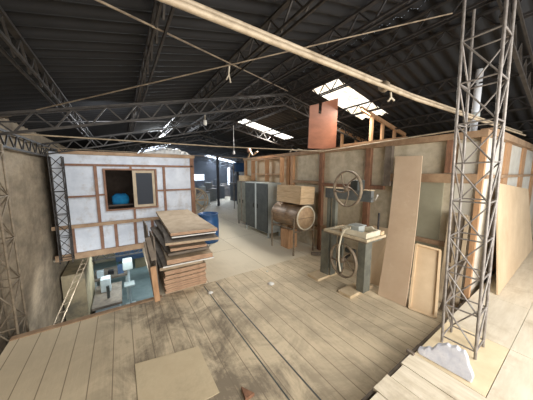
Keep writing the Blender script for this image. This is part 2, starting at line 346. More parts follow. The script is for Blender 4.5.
for x in (-1.02, -.49, -.20, .22, .62): cb((x, .12), (x+.065, .71), 'batten', 'batten')
cb((-1.33, -.02), (X1-.07, .12), 'beam', 'sill_beam')
struct(B((X0, CY+.05, .02), (X0+.04, 12, 2.44)), 'wall_cabin_left', 'whitesheet')
struct(B((X1-.04, CY+.05, .02), (X1, 12, 2.44)), 'wall_cabin_right', 'whitesheet')
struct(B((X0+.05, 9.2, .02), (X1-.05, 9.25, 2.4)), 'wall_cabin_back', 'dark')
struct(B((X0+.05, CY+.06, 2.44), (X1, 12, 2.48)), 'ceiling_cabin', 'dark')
# sliding window of the cabin
wn = struct(MB().box((wx0-.03, CY-.06, wz1), (wx1+.03, CY+.05, wz1+.04)).box((wx0-.03, CY-.06, wz0-.04), (wx1+.03, CY+.05, wz0)).box((wx0-.03, CY-.06, wz0), (wx0+.015, CY+.05, wz1)).box((wx1-.015, CY-.06, wz0), (wx1+.03, CY+.05, wz1)), 'window_7', 'batten', origin=(.25, CY, wz0))
sx0, sx1 = .27, .775
fr = MB().box((sx0, CY-.04, wz0+.005), (sx1, CY-.01, wz0+.07)).box((sx0, CY-.04, wz1-.07), (sx1, CY-.01, wz1-.005)).box((sx0, CY-.04, wz0+.07), (sx0+.075, CY-.01, wz1-.07)).box((sx1-.06, CY-.04, wz0+.07), (sx1, CY-.01, wz1-.07)).build('sash', 'frame', wn)
B((sx0+.075, CY-.03, wz0+.07), (sx1-.06, CY-.024, wz1-.07)).build('pane', 'glass', fr)
# shelf and blue bag inside the cabin
sh = thing('wall_shelf', (-.05, 7.4, 1.0), 'dark wooden shelf inside the cabin, seen through the open window', 'shelf')
B((-.6, 7.2, 1.08), (1.0, 7.6, 1.12)).build('shelf_board', 'dark', sh); B((-.6, 7.25, .02), (-.55, 7.6, 1.08)).build('leg', 'dark', sh); B((.95, 7.25, .02), (1.0, 7.6, 1.08)).build('leg', 'dark', sh)
mb = MB(); n = 12
ring = []
for k, (z, sc) in enumerate(((0, 1), (.1, 1.05), (.22, .98), (.27, .7), (.28, .2))):
    for j in range(n):
        t = 2*PI*j/n; a = abs(math.cos(t))**.6*math.copysign(1, math.cos(t)); b = abs(math.sin(t))**.6*math.copysign(1, math.sin(t))
        ring.append((-.02+a*.20*sc+.01*math.sin(k*3+j), 7.38+b*.13*sc, 1.12+z+.02*math.sin(j*1.7)*(k > 2)))
mb.add(ring, [(k*n+j, k*n+(j+1) % n, (k+1)*n+(j+1) % n, (k+1)*n+j) for k in range(4) for j in range(n)]+[tuple(range(n))[::-1], tuple(range(4*n, 5*n))], True)
tag(mb.build('bag', 'bluecloth'), 'blue cloth bag on the shelf behind the open cabin window', 'bag')

# ---------------- lower storey
struct(B((.9, 3.8, -2.7), (1.0, 8.3, -.13)), 'wall_lower_right', 'dark')
struct(B((XL, 14.0, -2.7), (XR, 14.1, -.13)), 'wall_lower_back', 'fibre')
struct(B((XL, 3.3, -2.7), (.9, 3.4, -.13)), 'wall_lower_front', 'dark')

# dusty air at the back of the hall
hz = bpy.data.materials.new('dusty_air'); hz.use_nodes = True; hz.node_tree.nodes.clear()
ho = hz.node_tree.nodes.new('ShaderNodeOutputMaterial'); hv = hz.node_tree.nodes.new('ShaderNodeVolumePrincipled')
hv.inputs['Density'].default_value = .022; hv.inputs['Color'].default_value = (.78, .86, 1, 1); hv.inputs['Anisotropy'].default_value = .3
hz.node_tree.links.new(hv.outputs[0], ho.inputs['Volume']); M['haze'] = hz
ha = B((1.9, 9.0, .02), (9.9, 20.8, 4.6)).build('dusty_air', 'haze'); ha['kind'] = 'stuff'; ha['label'] = 'bluish dusty air hanging at the far end of the hall'; ha['category'] = 'haze'

# ================================================================== ROOF STEEL
def lattice(mb_web, a, b, depth, pitch_, r, up=(0, 0, 1)):
    a = V(a); b = V(b); L = (b-a).length; n = max(2, int(round(L/pitch_))); d = (b-a)/n; u = V(up)*depth; pts = []
    for i in range(n):
        pts += [a+d*i, a+d*(i+.5)+u]
    pts.append(b)
    # one continuous bent bar, built as straight runs so the bends stay crisp
    for p, q in zip(pts, pts[1:]): mb_web.bar(p, q, r, r)
def purlin(x, label, m='darksteel', y0=-1.5, y1=20.8):
    z = zbase(x)
    t = thing('roof_purlin', (x, y0, z), label, 'roof beam', 'lattice purlins under the roof')
    for s in (-1, 1): MB().bar((x+s*.035, y0, z), (x+s*.035, y1, z), .016, .022).build('bottom_chord', m, t)
    MB().bar((x, y0, z+.19), (x, y1, z+.19), .045, .022).build('top_chord', m, t)
    mw = MB(); lattice(mw, (x, y0, z), (x, y1, z), .185, .32, .014); mw.build('web', m, t)
    return t
names = ['left slope, first from the left wall', 'left slope, second from the left wall', 'left slope, third from the left wall', 'left slope, next to the ridge']
for x, nm in zip((-.55, .31, 1.28, 2.16), names): purlin(x, 'long sooty lattice purlin under the roof, %s' % nm, 'steel' if x < 2 else 'darksteel')
for x, nm in zip((3.02, 3.42+.02, 4.55, 5.75, 6.9, 8.1), ['directly under the ridge', 'right slope, next to the ridge', 'right slope, second from the ridge', 'right slope, third from the ridge', 'right slope, fourth from the ridge', 'right slope, farthest from the ridge']):
    purlin(x, 'long sooty lattice purlin under the roof, %s' % nm)
# eave girder on the left wall
t = thing('eave_girder', (XL+.09, -1.5, 2.36), 'rusty lattice girder running along the top of the left wall', 'roof beam')
for z in (2.34, 2.56): MB().bar((XL+.09, -1.5, z), (XL+.09, 12, z), .03, .03).build('chord', 'steel', t)
mw = MB(); lattice(mw, (XL+.09, -1.5, 2.34), (XL+.09, 12, 2.34), .22, .34, .018); mw.build('web', 'steel', t)
# rafter trusses
def truss(y, label, left=True, right=True):
    t = thing('roof_truss', (XC, y, zbase(XC)), label, 'roof truss', 'lattice rafter trusses across the hall')
    for s, x0 in ((-1, XL+.05), (1, XR-.1)):
        if (s < 0 and not left) or (s > 0 and not right): continue
        a = V((x0, y, zbase(x0)-.03)); b = V((XC, y, zbase(XC)-.03)); dn = V((0, 0, -.21))
        for w_ in (-.05, .05): MB().bar(a+V((0, w_, 0)), b+V((0, w_, 0)), .02, .026).build('top_chord', 'steel', t)
        MB().bar(a+dn, b+dn, .035, .028).build('bottom_chord', 'steel', t)
        mw = MB(); lattice(mw, a+dn, b+dn, .21, .36, .018); mw.build('web', 'steel', t)
    return t
truss(.62, 'lattice rafter truss at the tall tower column, nearest of all trusses', left=False)
truss(3.75, 'lattice rafter truss rising from the left wall in front of the cabin')
truss(6.45, 'lattice rafter truss above the front of the white cabin')
truss(9.5, 'lattice rafter truss behind the cabin front, dark against the roof')
truss(12.6, 'lattice rafter truss far down the hall, second from the far wall')
truss(16.0, 'lattice rafter truss nearest the far wall')
# tie pipes and rods
t = thing('tie_pipe', (-1.2, .93, 2.62), 'pair of dusty pale pipes crossing overhead from upper left to the tower', 'pipe')
MB().tube([(-1.3, .93, 2.60), (2.2, .93, 2.61), (6.2, .80, 2.66)], .014, 10).build('pipe', 'pipe', t)
MB().tube([(-1.3, .985, 2.66), (2.2, .985, 2.67), (6.2, .845, 2.72)], .011, 8).build('pipe', 'pipe', t)
for x in (-.2, 1.7, 3.6):
    MB().lathe([(.0, -.012), (.040, -.012), (.040, .012), (.0, .012)], (x, .955, 2.625), (1, 0, 0), 12).build('clamp', 'iron', t)
tag(MB().tube([(1.75, .93, 2.585), (1.76, .93, 2.55), (1.735, .94, 2.52)], .008, 6).tube([(1.76, .93, 2.55), (1.79, .92, 2.53)], .007, 6).build('rag_knot', 'rope'), 'small white rag knotted around the pale overhead pipe', 'rag')
tag(MB().tube([(-1.33, 3.86, 2.44), (1.5, 3.8, 2.45), (4.12, 3.72, 2.50), (4.12, 1.1, 2.60)], .010, 8).build('tie_rod', 'pipe'), 'long pale tie rod spanning from the left wall to the partition top', 'rod')
tag(MB().tube([(-1.33, 6.1, 2.48), (3.9, 6.0, 2.42)], .008, 6).build('tie_rod', 'iron'), 'thin tie rod crossing in front of the white cabin top', 'rod')
def br(x, y, o=-.03): return (x, y, zbase(x)+o)
tag(MB().tube([br(-1.15, .82, 0), br(2.93, 3.62, 0)], .007, 6).build('brace_rod', 'iron'), 'thin diagonal roof brace rod sloping down to the right, nearest bay', 'rod')
tag(MB().tube([br(-1.15, 3.99, -.02), br(2.93, .985, -.02)], .007, 6).build('brace_rod', 'iron'), 'thin diagonal roof brace rod rising to the right, nearest bay', 'rod')
tag(MB().tube([br(-1.25, 3.9, -.06), br(2.93, 6.4, -.06)], .010, 6).build('brace_rod', 'darksteel'), 'thin diagonal brace rod in the second roof bay above the cabin', 'rod')
# rag strip where the rods cross, then a hanging socket
tag(MB().tube([(1.08, 2.35, 3.14), (1.07, 2.35, 3.06), (1.09, 2.35, 2.97)], .009, 6).tube([(1.07, 2.35, 3.05), (1.04, 2.35, 2.99)], .007, 6).build('rag_strip', 'rope'), 'short pale rag strip hanging where two thin roof rods cross', 'rag')
t = thing('hanging_socket', (1.26, 3.75, 2.72), 'small pale socket hanging beneath the lattice truss in mid roof', 'lamp')
MB().tube([(1.26, 3.75, 2.95), (1.26, 3.75, 2.86)], .006, 6).build('cord', 'rope', t)
MB().lathe([(.0, .08), (.025, .08), (.03, .03), (.02, 0), (.0, 0)], (1.26, 3.75, 2.78), n=10).build('socket', 'whiteedge', t)
t = thing('hanging_bulb', (2.85, 6.0, 2.5), 'bare white bulb hanging on a long cord in the back of the hall', 'lamp')
MB().tube([(2.85, 6.0, 3.35), (2.85, 6.0, 2.62)], .006, 6).build('cord', 'whiteedge', t)
MB().lathe([(.0, .11), (.02, .11), (.022, .06), (.034, .03), (.025, .005), (.0, 0)], (2.85, 6.0, 2.52), n=12).build('bulb', 'whiteedge', t)

# ---------------- lattice columns
def tower(name, x0, x1, y0, y1, z0, z1, step, m, label, cat, r=.014, group=None):
    t = thing(name, ((x0+x1)/2, (y0+y1)/2, z0), label, cat, group)
    cs = [(x0, y0), (x1, y0), (x1, y1), (x0, y1)]
    for c in cs: MB().tube([(c[0], c[1], z0), (c[0], c[1], z1)], r, 8).build('leg', m, t)
    n = max(2, int(round((z1-z0-.1)/step)))
    for k in range(4):
        a, b = cs[k], cs[(k+1) % 4]; mw = MB()
        for i in range(n):
            za = z0+.08+i*step; zb = za+step
            if zb > z1: break
            p, q = (a, b) if (k % 2 if name == 'tower_column' else (i+k) % 2) == 0 else (b, a)
            mw.tube([(p[0], p[1], za), (q[0], q[1], zb)], r*.62, 6)
        mw.build('lacing', m, t)
        mr = MB()
        for i in range(0, n+1):
            z = z0+.08+i*step
            if z < z1 and (name == 'tower_column' or i % 2 == 0): mr.tube([(a[0], a[1], z), (b[0], b[1], z)], r*.62, 6)
        mr.build('cross_bar', m, t)
    return t
tt = tower('tower_column', 2.775, 3.045, .50, .77, .15, 3.55, .37, 'towersteel', 'tall grey lattice steel tower column standing on the raised deck', 'column', .0125)
tt.rotation_euler = (R(-1.15), R(-1.8), 0); tt.location.x += .03; tt.location.y -= .015
tower('wall_column', XL+.03, XL+.20, 3.78, 4.08, -2.7, 2.33, .27, 'rust', 'rusty lattice column against the left wall near the pit corner', 'column', .014)
tower('wall_column', XL+.17, XL+.38, 6.32, 6.5, .0, 2.33, .25, 'steel', 'rusty lattice column at the left edge of the white cabin', 'column', .012)
# grey pipe behind the tower
t = thing('vent_pipe', (4.55, 1.15, 2.5), 'pale grey vertical vent pipe rising from the wall behind the tower', 'pipe')
MB().tube([(4.55, 1.12, 2.2), (4.55, 1.12, 3.50)], .045, 14).build('pipe', 'whitesheet', t)
MB().lathe([(.045, -.03), (.058, -.03), (.058, .03), (.045, .03)], (4.55, 1.12, 2.85), n=16).build('coupling', 'cab', t)

# ================================================================== RAISED DECK (right foreground)
dk = struct(MB().box((1.0, -2.6, .0), (XR, .80, .12)), 'floor_deck', 'beam', origin=(3, 0, 0))
x = 1.0; k = 0
ends = [.86, .89, .84, .88, .85, .87]
while x < 2.35:
    wd = .23; B((x+.004, -2.6, .121), (x+wd-.004, ends[k % 6], .148+.003*(k % 2))).build('deck_plank', 'platplank', dk); x += wd; k += 1
for i, xa in enumerate((2.38, 3.28, 4.5, 5.72, 6.94, 8.16)):
    xb = (3.28, 4.5, 5.72, 6.94, 8.16, 9.38)[i]
    for j, (ya, yb) in enumerate(((-2.6, -1.0), (-1.0, -.18), (-.18, .32), (.32, .86))):
        if i == 0 and j == 3: continue
        B((xa+.002, ya+.002, .121), (xb-.002, yb-.002, .147+.0008*((i+j) % 2))).build('deck_sheet', 'plat', dk)
B((2.384, .324, .121), (3.276, .85, .148)).build('deck_sheet', 'osb', dk)
for a, b, z in (((1.0, .86), (2.6, .90), .06), ((2.62, .87), (4.1, .90), .05)):
    MB().bar((a[0], a[1]+.02, z), (b[0], b[1]-.01, z), .025, .11).build('edge_board', 'greyboard', dk)
MB().bar((2.35, .84, .155), (2.36, .91, .155), .03, .03).build('edge_block', 'greyboard', dk)

# broken slab against the tower foot
A = V((2.41, .82, .151)); Bq = V((2.44, .425, .151)); L = (Bq-A).length; ux = (Bq-A).normalized(); nr = V((-ux.y, ux.x, 0)); nr = nr if nr.x > 0 else -nr
poly = [(0, 0), (L, 0), (L+.008, .05), (L-.01, .09), (L-.035, .13), (L-.045, .18), (L-.075, .225), (L-.105, .215), (L-.13, .235), (L-.17, .21), (L-.20, .218), (L-.24, .185), (L-.27, .175), (.09, .10), (.06, .105), (.03, .07), (-.01, .06), (-.02, .025)]
mb = MB(); mb.prism(poly, A, ux, V((nr.x*.25, nr.y*.25, .97)), nr, .05)
tag(mb.build('broken_slab', 'plaster', bevel=.008), 'broken white slab offcut leaning against the foot of the tower column', 'slab')

# sheet on the front floor
tag(MB().prism([(0, 0), (.62, -.02), (.62, .62), (0, .75)], (.0, 1.72, .001), (1, 0, 0), (0, 1, 0), (0, 0, 1), .006).build('plywood_sheet', 'floorply'), 'thin pale plywood sheet lying flat on the front floor planks', 'board')

# ================================================================== LEANING BOARDS
def plank_lean(name, base0, base1, top0, top1, th, m, label, cat, parts=None):
    """sheet with its bottom edge base0-base1 and its top edge top0-top1; thickness goes away from the viewer"""
    b0, b1, t0, t1 = map(V, (base0, base1, top0, top1)); n = (b1-b0).cross(t0-b0).normalized()
    if n.x < 0: n = -n
    v = [b0, b1, t1, t0]+[p+n*th for p in (b0, b1, t1, t0)]
    return MB().add(v, [(0,1,2,3),(7,6,5,4),(0,4,5,1),(1,5,6,2),(2,6,7,3),(3,7,4,0)])
# tall board, slightly bowed
b0, b1 = V((3.38, 1.79, .005)), V((3.40, 1.38, .005)); t0, t1 = V((4.10, 2.02, 2.27)), V((4.10, 1.60, 2.26))
n = (b1-b0).cross(t0-b0).normalized(); n = n if n.x > 0 else -n
vs = []; K = 16
for i in range(K+1):
    s_ = i/K; bow = .07*math.sin(PI*s_)
    for (p, q) in ((b0, t0), (b1, t1)):
        c = p.lerp(q, s_)+n*bow; vs += [c, c+n*.018]
fs = []
for i in range(K):
    a = 4*i; b = a+4; fs += [(a, a+2, b+2, b), (a+1, b+1, b+3, a+3), (a, b, b+1, a+1), (a+2, a+3, b+3, b+2)]
fs += [(0, 1, 3, 2), (4*K, 4*K+2, 4*K+3, 4*K+1)]
mb = MB().add(vs, fs); tag(mb.build('mdf_board', 'mdf'), 'tall narrow pale brown board leaning against the partition wall', 'board')
# framed panel
t = thing('framed_panel', (3.5, 1.2, 0), 'low rimmed tray-like panel leaning at the wall, right of the tall board', 'board')
b0, b1, t0, t1 = V((3.42, 1.33, .005)), V((3.48, 1.03, .005)), V((3.96, 1.52, .82)), V((4.0, 1.21, .80))
mb = plank_lean('', b0, b1, t0, t1, .02, None, '', ''); mb.build('panel', 'panelply', t)
n = (b1-b0).cross(t0-b0).normalized(); n = -n if n.x > 0 else n
for p, q in ((b0, b1), (t0, t1), (b0, t0), (b1, t1)): MB().bar(p+n*.012, q+n*.012, .03, .03, up=n).build('rim', 'mdfedge', t)
# board behind the saw
tag(plank_lean('', (3.62, 2.16, .005), (3.68, 1.90, .005), (4.12, 2.36, .95), (4.12, 1.98, .95), .018, None, '', '').build('wooden_board', 'panelply'), 'short warm brown board leaning between saw table and tall board', 'board')
# narrow door panel behind the tower
t = thing('door_panel', (4.0, 1.0, 0), 'narrow brown framed door panel leaning at the wall behind the tower', 'door panel')
b0, b1, t0, t1 = V((3.98, 1.15, .005)), V((4.0, .95, .005)), V((4.12, 1.16, 1.38)), V((4.12, .97, 1.36))
plank_lean('', b0, b1, t0, t1, .03, None, '', '').build('panel', 'greyboard', t)
n = (b1-b0).cross(t0-b0).normalized(); n = -n if n.x > 0 else n
for p, q in ((b0, b1), (t0, t1), (b0, t0), (b1, t1), (b0.lerp(t0, .45), b1.lerp(t1, .45)), (b0.lerp(b1, .5), t0.lerp(t1, .5))): MB().bar(p+n*.01, q+n*.01, .045, .02, up=n).build('stile', 'frame', t)
# timber offcuts
tag(MB().bar((3.72, 1.05, .02), (3.98, .92, .75), .05, .03).build('timber_offcut', 'greyboard'), 'grey timber offcut leaning beside the framed panel behind the tower', 'timber')
# large beige sheet at the side wall
tag(plank_lean('', (4.62, .66, .152), (8.2, .70, .152), (4.72, .83, 1.83), (7.6, .84, 1.62), .02, None, '', '').build('plywood_sheet', 'panelply'), 'large beige sheet leaning against the side wall right of the tower', 'board')
# red brown plywood on top of the partition
mb = MB()
a0, a1 = V((3.56, 3.655, 2.53)), V((4.53, 3.655, 2.58)); c0, c1 = V((3.22, 3.32, 3.38)), V((4.10, 3.32, 3.57))
e1 = a1-a0; nn = V((0, .9, .35)).normalized()
e2 = c0-a0+V((.04, 0, .0)); e1 = a1-a0
poly = [(0, 0), (.97, -.02), (.85, 1.18), (.36, 1.03), (.35, .80), (.26, .80), (.26, 1.0), (0, .93)]
mb.prism(poly, a0, e1, e2, nn, .02)
tag(mb.build('plywood_sheet', 'redply'), 'red-brown plywood sheet with a notch standing on top of the partition', 'board')
# roof frames behind the partition
def frame(y, x0, x1, z0, z1, posts, label):
    t = thing('timber_framing', (x0, y, 2.3), label, 'timber frame')
    MB().bar((x0, y, z0), (x1, y, z1), .05, .08).build('top_plate', 'orange', t)
    for x in posts:
        z = z0+(z1-z0)*(x-x0)/(x1-x0); MB().bar((x, y, 0), (x, y, z-.04), .08, .05, up=(0, 1, 0)).build('post', 'orange', t)
frame(2.9, 4.32, 6.3, 3.33, 2.97, (4.75, 5.2, 5.75), 'sloping pine frame on posts behind the partition, right of the near skylight')
frame(4.1, 4.95, 6.6, 3.20, 2.92, (5.3, 5.95), 'lower pine frame behind the partition, just right of the notched sheet')
pf = thing('timber_framing', (4.5, 2.0, 2.4), 'low horizontal pine beam along the back of the partition top', 'timber frame')
MB().bar((4.42, 2.0, 2.62), (4.42, 3.4, 2.62), .06, .05).build('beam', 'beam', pf); MB().bar((4.42, 2.05, 0), (4.42, 2.05, 2.59), .06, .06).build('post', 'orange', pf); MB().bar((4.42, 3.3, 0), (4.42, 3.3, 2.59), .06, .06).build('post', 'orange', pf)

# ================================================================== BAND SAW
saw = thing('band_saw', (3.3, 2.25, 0), 'old grey-green band saw with two spoked wheels and a dusty table', 'band saw')
def P(mb, n, m, par=saw, **k): return mb.build(n, m, par, **k)
P(B((2.90, 2.64, 0), (3.56, 2.92, .05)), 'foot', 'dust', bevel=.008); P(B((2.90, 1.96, 0), (3.54, 2.2, .05)), 'foot', 'dust', bevel=.008)
# legs (wide plates)
P(MB().box((3.20, 2.62, .05), (3.34, 2.65, .90)).box((3.17, 2.66, .05), (3.20, 2.84, .90)), 'leg', 'saw')
P(MB().box((3.14, 1.90, .05), (3.18, 2.03, .90)).box((3.18, 1.90, .05), (3.32, 1.93, .90)), 'leg', 'saw')
P(MB().box((3.44, 2.56, .05), (3.49, 2.66, .90)), 'leg', 'saw')
P(MB().box((3.10, 1.84, .90), (3.50, 2.70, .944)), 'table_frame', 'saw')
P(MB().box((3.0, 1.80, .945), (3.54, 2.64, .985)), 'table', 'saworg', bevel=.004)
P(MB().box((2.995, 1.80, .925), (3.02, 2.64, .944)), 'table_edge', 'iron')
# column and head beam
P(MB().box((3.40, 2.72, .05), (3.48, 2.80, 1.50)).box((3.40, 2.86, .05), (3.46, 2.92, 1.50)), 'column', 'saw')
P(MB().box((3.38, 2.0, 1.50), (3.46, 2.96, 1.69)), 'head_beam', 'blueiron', bevel=.006)
P(MB().box((3.36, 2.0, 1.691), (3.48, 2.96, 1.70)), 'dust_layer', 'dust')
P(MB().box((3.24, 2.16, 1.69), (3.44, 2.30, 1.86)), 'bearing_block', 'cabdark', bevel=.006)
P(MB().tube([(3.42, 2.0, 1.56), (3.36, 1.92, 1.56), (3.30, 1.85, 1.64)], .012, 8), 'crank', 'whiteedge')
P(MB().tube([(3.50, 1.92, .985), (3.50, 1.92, 1.33)], .016, 8), 'guide_post', 'darksteel')
P(MB().tube([(3.3, 2.36, .62), (3.3, 2.2, .62)], .05, 12), 'motor', 'cabdark')
def wheel(cx, cy, cz, r, m, nsp, yaw, curved, name):
    mb = MB(); c = V((cx, cy, cz)); a = V((math.sin(R(yaw)), math.cos(R(yaw)), 0)); ax = V((-a.y, a.x, 0)); z = V((0, 0, 1))
    pt = lambda t, q: c+a*math.cos(t)*q+z*math.sin(t)*q
    # rim: rectangular band
    n = 48; vs = []
    for j in range(n):
        t = 2*PI*j/n
        for q, d in ((r-.022, -.024), (r, -.024), (r, .024), (r-.022, .024)): vs.append(pt(t, q)+ax*d)
    mb.add(vs, [(4*j+i, 4*j+(i+1) % 4, 4*((j+1) % n)+(i+1) % 4, 4*((j+1) % n)+i) for j in range(n) for i in range(4)], True)
    w_ = P(mb, name, m)
    mh = MB().lathe([(0, -.05), (.035, -.05), (.045, -.02), (.045, .02), (.035, .05), (0, .05)], c, ax, 16); P(mh, 'hub', m, w_)
    for k in range(nsp):
        t0 = 2*PI*k/nsp+.3; pts = []; rs = []
        for i in range(7):
            s_ = i/6; pts.append(pt(t0+(curved*math.sin(PI*s_*.5)), .03+(r-.05)*s_)); rs.append(.017-.006*math.sin(PI*s_))
        P(MB().tube(pts, .012, 8, rs=rs), 'spoke', m, w_)
    return w_
wheel(3.10, 2.26, 1.72, .30, 'iron', 5, 8, .75, 'upper_wheel')
wheel(3.02, 2.22, .53, .29, 'iron', 5, 8, .75, 'lower_wheel')
P(MB().tube([(3.02, 2.22, .53), (3.3, 2.3, .53)], .022, 10), 'axle', 'darksteel'); P(MB().tube([(3.10, 2.26, 1.72), (3.30, 2.28, 1.72)], .022, 10), 'axle', 'darksteel')
# cream belt guard arc
pts = [V((2.99, 2.08, 1.12)), V((2.97, 2.17, 1.08)), V((2.955, 2.22, .96)), V((2.945, 2.25, .76)), V((2.945, 2.25, .54)), V((2.945, 2.20, .36))]
P(MB().tube(pts, .014, 6), 'guard_strip', 'guard')
P(MB().tube([(3.1, 2.62, .96), (3.12, 2.45, 1.02), (3.12, 2.25, 1.10), (3.15, 2.12, 1.12)], .014, 6), 'hose', 'guard')
P(MB().tube([(3.4, 2.2, .96), (3.42, 2.1, 1.06), (3.42, 1.98, 1.09), (3.42, 1.9, 1.03), (3.42, 1.87, .95)], .012, 6), 'hose', 'guard')
P(MB().box((3.12, 2.02, 1.02), (3.28, 2.16, 1.12)).box((3.08, 2.0, 1.12), (3.3, 2.2, 1.14)), 'blade_guard', 'cab', bevel=.006)
# tray of offcuts on the table
t = thing('wooden_tray', (3.3, 1.95, .985), 'dusty pale open wooden tray lying on the band saw table', 'tray')
for lo, hi in (((3.04, 1.84, .987), (3.07, 2.28, 1.07)), ((3.40, 1.84, .987), (3.43, 2.28, 1.07)), ((3.07, 1.84, .987), (3.40, 1.865, 1.07)), ((3.07, 2.255, .987), (3.40, 2.28, 1.07))): B(lo, hi).build('side', 'guard', t)
B((3.07, 1.865, .987), (3.40, 2.255, .995)).build('bottom', 'dust', t)
tag(MB().box((3.44, 1.83, .987), (3.53, 1.86, 1.04)).build('wood_offcut', 'mdfedge'), 'pale wood offcut on the right corner of the saw table', 'wood')
tag(MB().bar((3.15, 2.38, 1.0), (3.45, 2.55, 1.0), .05, .025).build('wood_offcut', 'panelply'), 'brown wood offcut on the left corner of the saw table', 'wood')

# ================================================================== DRUM ON STAND + CRATE
dm = thing('steel_drum', (3.7, 4.2, .55), 'rusty brown steel drum lying sideways in a metal stand', 'drum')
prof = [(0, 0), (.29, 0), (.30, .012), (.305, .03), (.30, .05), (.292, .06), (.292, .44), (.30, .46), (.292, .48), (.292, 1.0), (.302, 1.03), (.29, 1.05), (0, 1.05)]
MB().lathe(prof, (3.68, 3.80, .90), (0, 1, 0), 32).build('body', 'drum', dm)
MB().lathe([(0, 0), (.262, 0), (.262, .006), (0, .006)], (3.68, 3.792, .90), (0, 1, 0), 32).build('end_cap', 'drumend', dm)
MB().lathe([(.268, -.014), (.298, -.014), (.298, .0), (.268, .0), (.268, -.014)], (3.68, 3.80, .90), (0, 1, 0), 32).build('rim', 'guard', dm)
MB().box((3.42, 3.783, .892), (3.94, 3.792, .908)).build('end_bar', 'drum', dm)
ds = thing('drum_stand', (3.68, 4.25, 0), 'thin steel leg stand carrying the rusty drum', 'stand')
for x_ in (3.355, 4.005):
    for y_ in (3.86, 4.76): MB().box((x_-.016, y_-.016, 0), (x_+.016, y_+.016, .92)).build('leg', 'iron', ds)
for y_ in (3.86, 4.76): MB().bar((3.355, y_, .575), (4.005, y_, .575), .03, .03).build('cross_bar', 'iron', ds)
for x_ in (3.355, 4.005): MB().bar((x_, 3.86, .64), (x_, 4.76, .64), .03, .03).build('side_bar', 'iron', ds)
tag(MB().box((3.55, 4.30, 0), (3.85, 4.62, .50)).build('wooden_stump', 'orange'), 'orange-brown wooden block on the floor beneath the drum', 'block')
tag(MB().bar((3.75, 3.66, .04), (4.08, 3.40, .03), .08, .06).build('timber_offcut', 'greyboard'), 'short grey timber offcut on the floor at the partition foot by the drum', 'timber')
tag(MB().bar((3.92, 3.30, .03), (3.98, 2.98, .03), .10, .05).build('timber_offcut', 'panelply'), 'short pale timber offcut on the floor between drum and band saw', 'timber')
cr = thing('wooden_crate', (3.7, 4.25, 1.17), 'pale pine crate of nailed boards lying on top of the drum', 'crate')
mb = MB(); Rm = Matrix.Translation((3.70, 4.25, 1.225)) @ Matrix.Rotation(R(4), 4, 'Y') @ Matrix.Rotation(R(3), 4, 'Z')
def crb(lo, hi, n, m):
    b = MB(); b.T = Rm; b.box(lo, hi); return b.build(n, m, cr, bevel=.004)
CW, CL, CH = .24, .44, .42
for k in range(3):
    z = CH*k/3; crb((-CW, -CL, z+.002), (-CW+.018, CL, z+CH/3-.002), 'side_board', 'crate'); crb((CW-.018, -CL, z+.002), (CW, CL, z+CH/3-.002), 'side_board', 'crate')
    crb((-CW+.019, -CL, z+.002), (CW-.019, -CL+.018, z+CH/3-.002), 'end_board', 'crate'); crb((-CW+.019, CL-.018, z+.002), (CW-.019, CL, z+CH/3-.002), 'end_board', 'crate')
crb((-CW, -CL, CH), (CW, CL, CH+.014), 'lid', 'crate'); crb((-CW+.019, -CL+.02, .002), (CW-.019, CL-.02, .014), 'bottom', 'crate')
for k in range(3):
    for s in (-1, 1):
        b = MB(); b.T = Rm
        for zz in (.03, .09): b.box((-CW-.003, s*(CL-.03)-.005, CH*k/3+zz-.005), (-CW, s*(CL-.03)+.005, CH*k/3+zz+.005))
        b.build('nail', 'darksteel', cr)

# ================================================================== STEEL CABINETS
def cabinet(x0, x1, y0, y1, h, label, ajar=False, side='cab', front='cabdark'):
    t = thing('steel_cabinet', ((x0+x1)/2, (y0+y1)/2, 0), label, 'cabinet', 'steel cabinets along the partition')
    b = MB(); b.box((x0+.03, y0, .14), (x1, y0+.012, h)).box((x0+.03, y1-.012, .14), (x1, y1, h)).box((x1-.012, y0+.012, .14), (x1, y1-.012, h)).box((x0+.03, y0+.012, .14), (x1-.012, y1-.012, .155))
    b.build('body', side, t); B((x0, y0-.008, h), (x1+.008, y1+.008, h+.022)).build('top', side, t)
    for yy in (y0, y1-.04):
        for xx in (x0+.03, x1-.04): B((xx, yy, 0), (xx+.04, yy+.04, .14)).build('leg', side, t)
    ym = (y0+y1)/2
    for i, (a, c) in enumerate(((y0+.004, ym-.05), (ym+.05, y1-.004))):
        d = B((x0+.005, a, .16), (x0+.028, c, h-.01)).build('door', front, t, bevel=.004)
        hy = c-.07 if i == 0 else a+.07
        B((x0-.018, hy-.01, h*.52), (x0+.005, hy+.01, h*.60)).build('handle', 'darksteel', d)
    B((x0+.01, ym-.05, .16), (x0+.03, ym+.05, h-.01)).build('centre_post', side, t)
    return t
cabinet(3.62, 4.12, 5.38, 6.78, 1.66, 'blue-grey steel cabinet with a pale strip between its dark doors, nearest to the drum', True)
cabinet(3.76, 4.12, 7.0, 7.7, 1.66, 'narrow olive-grey steel cabinet directly behind the pale-striped one', False, 'greyboard', 'saw')
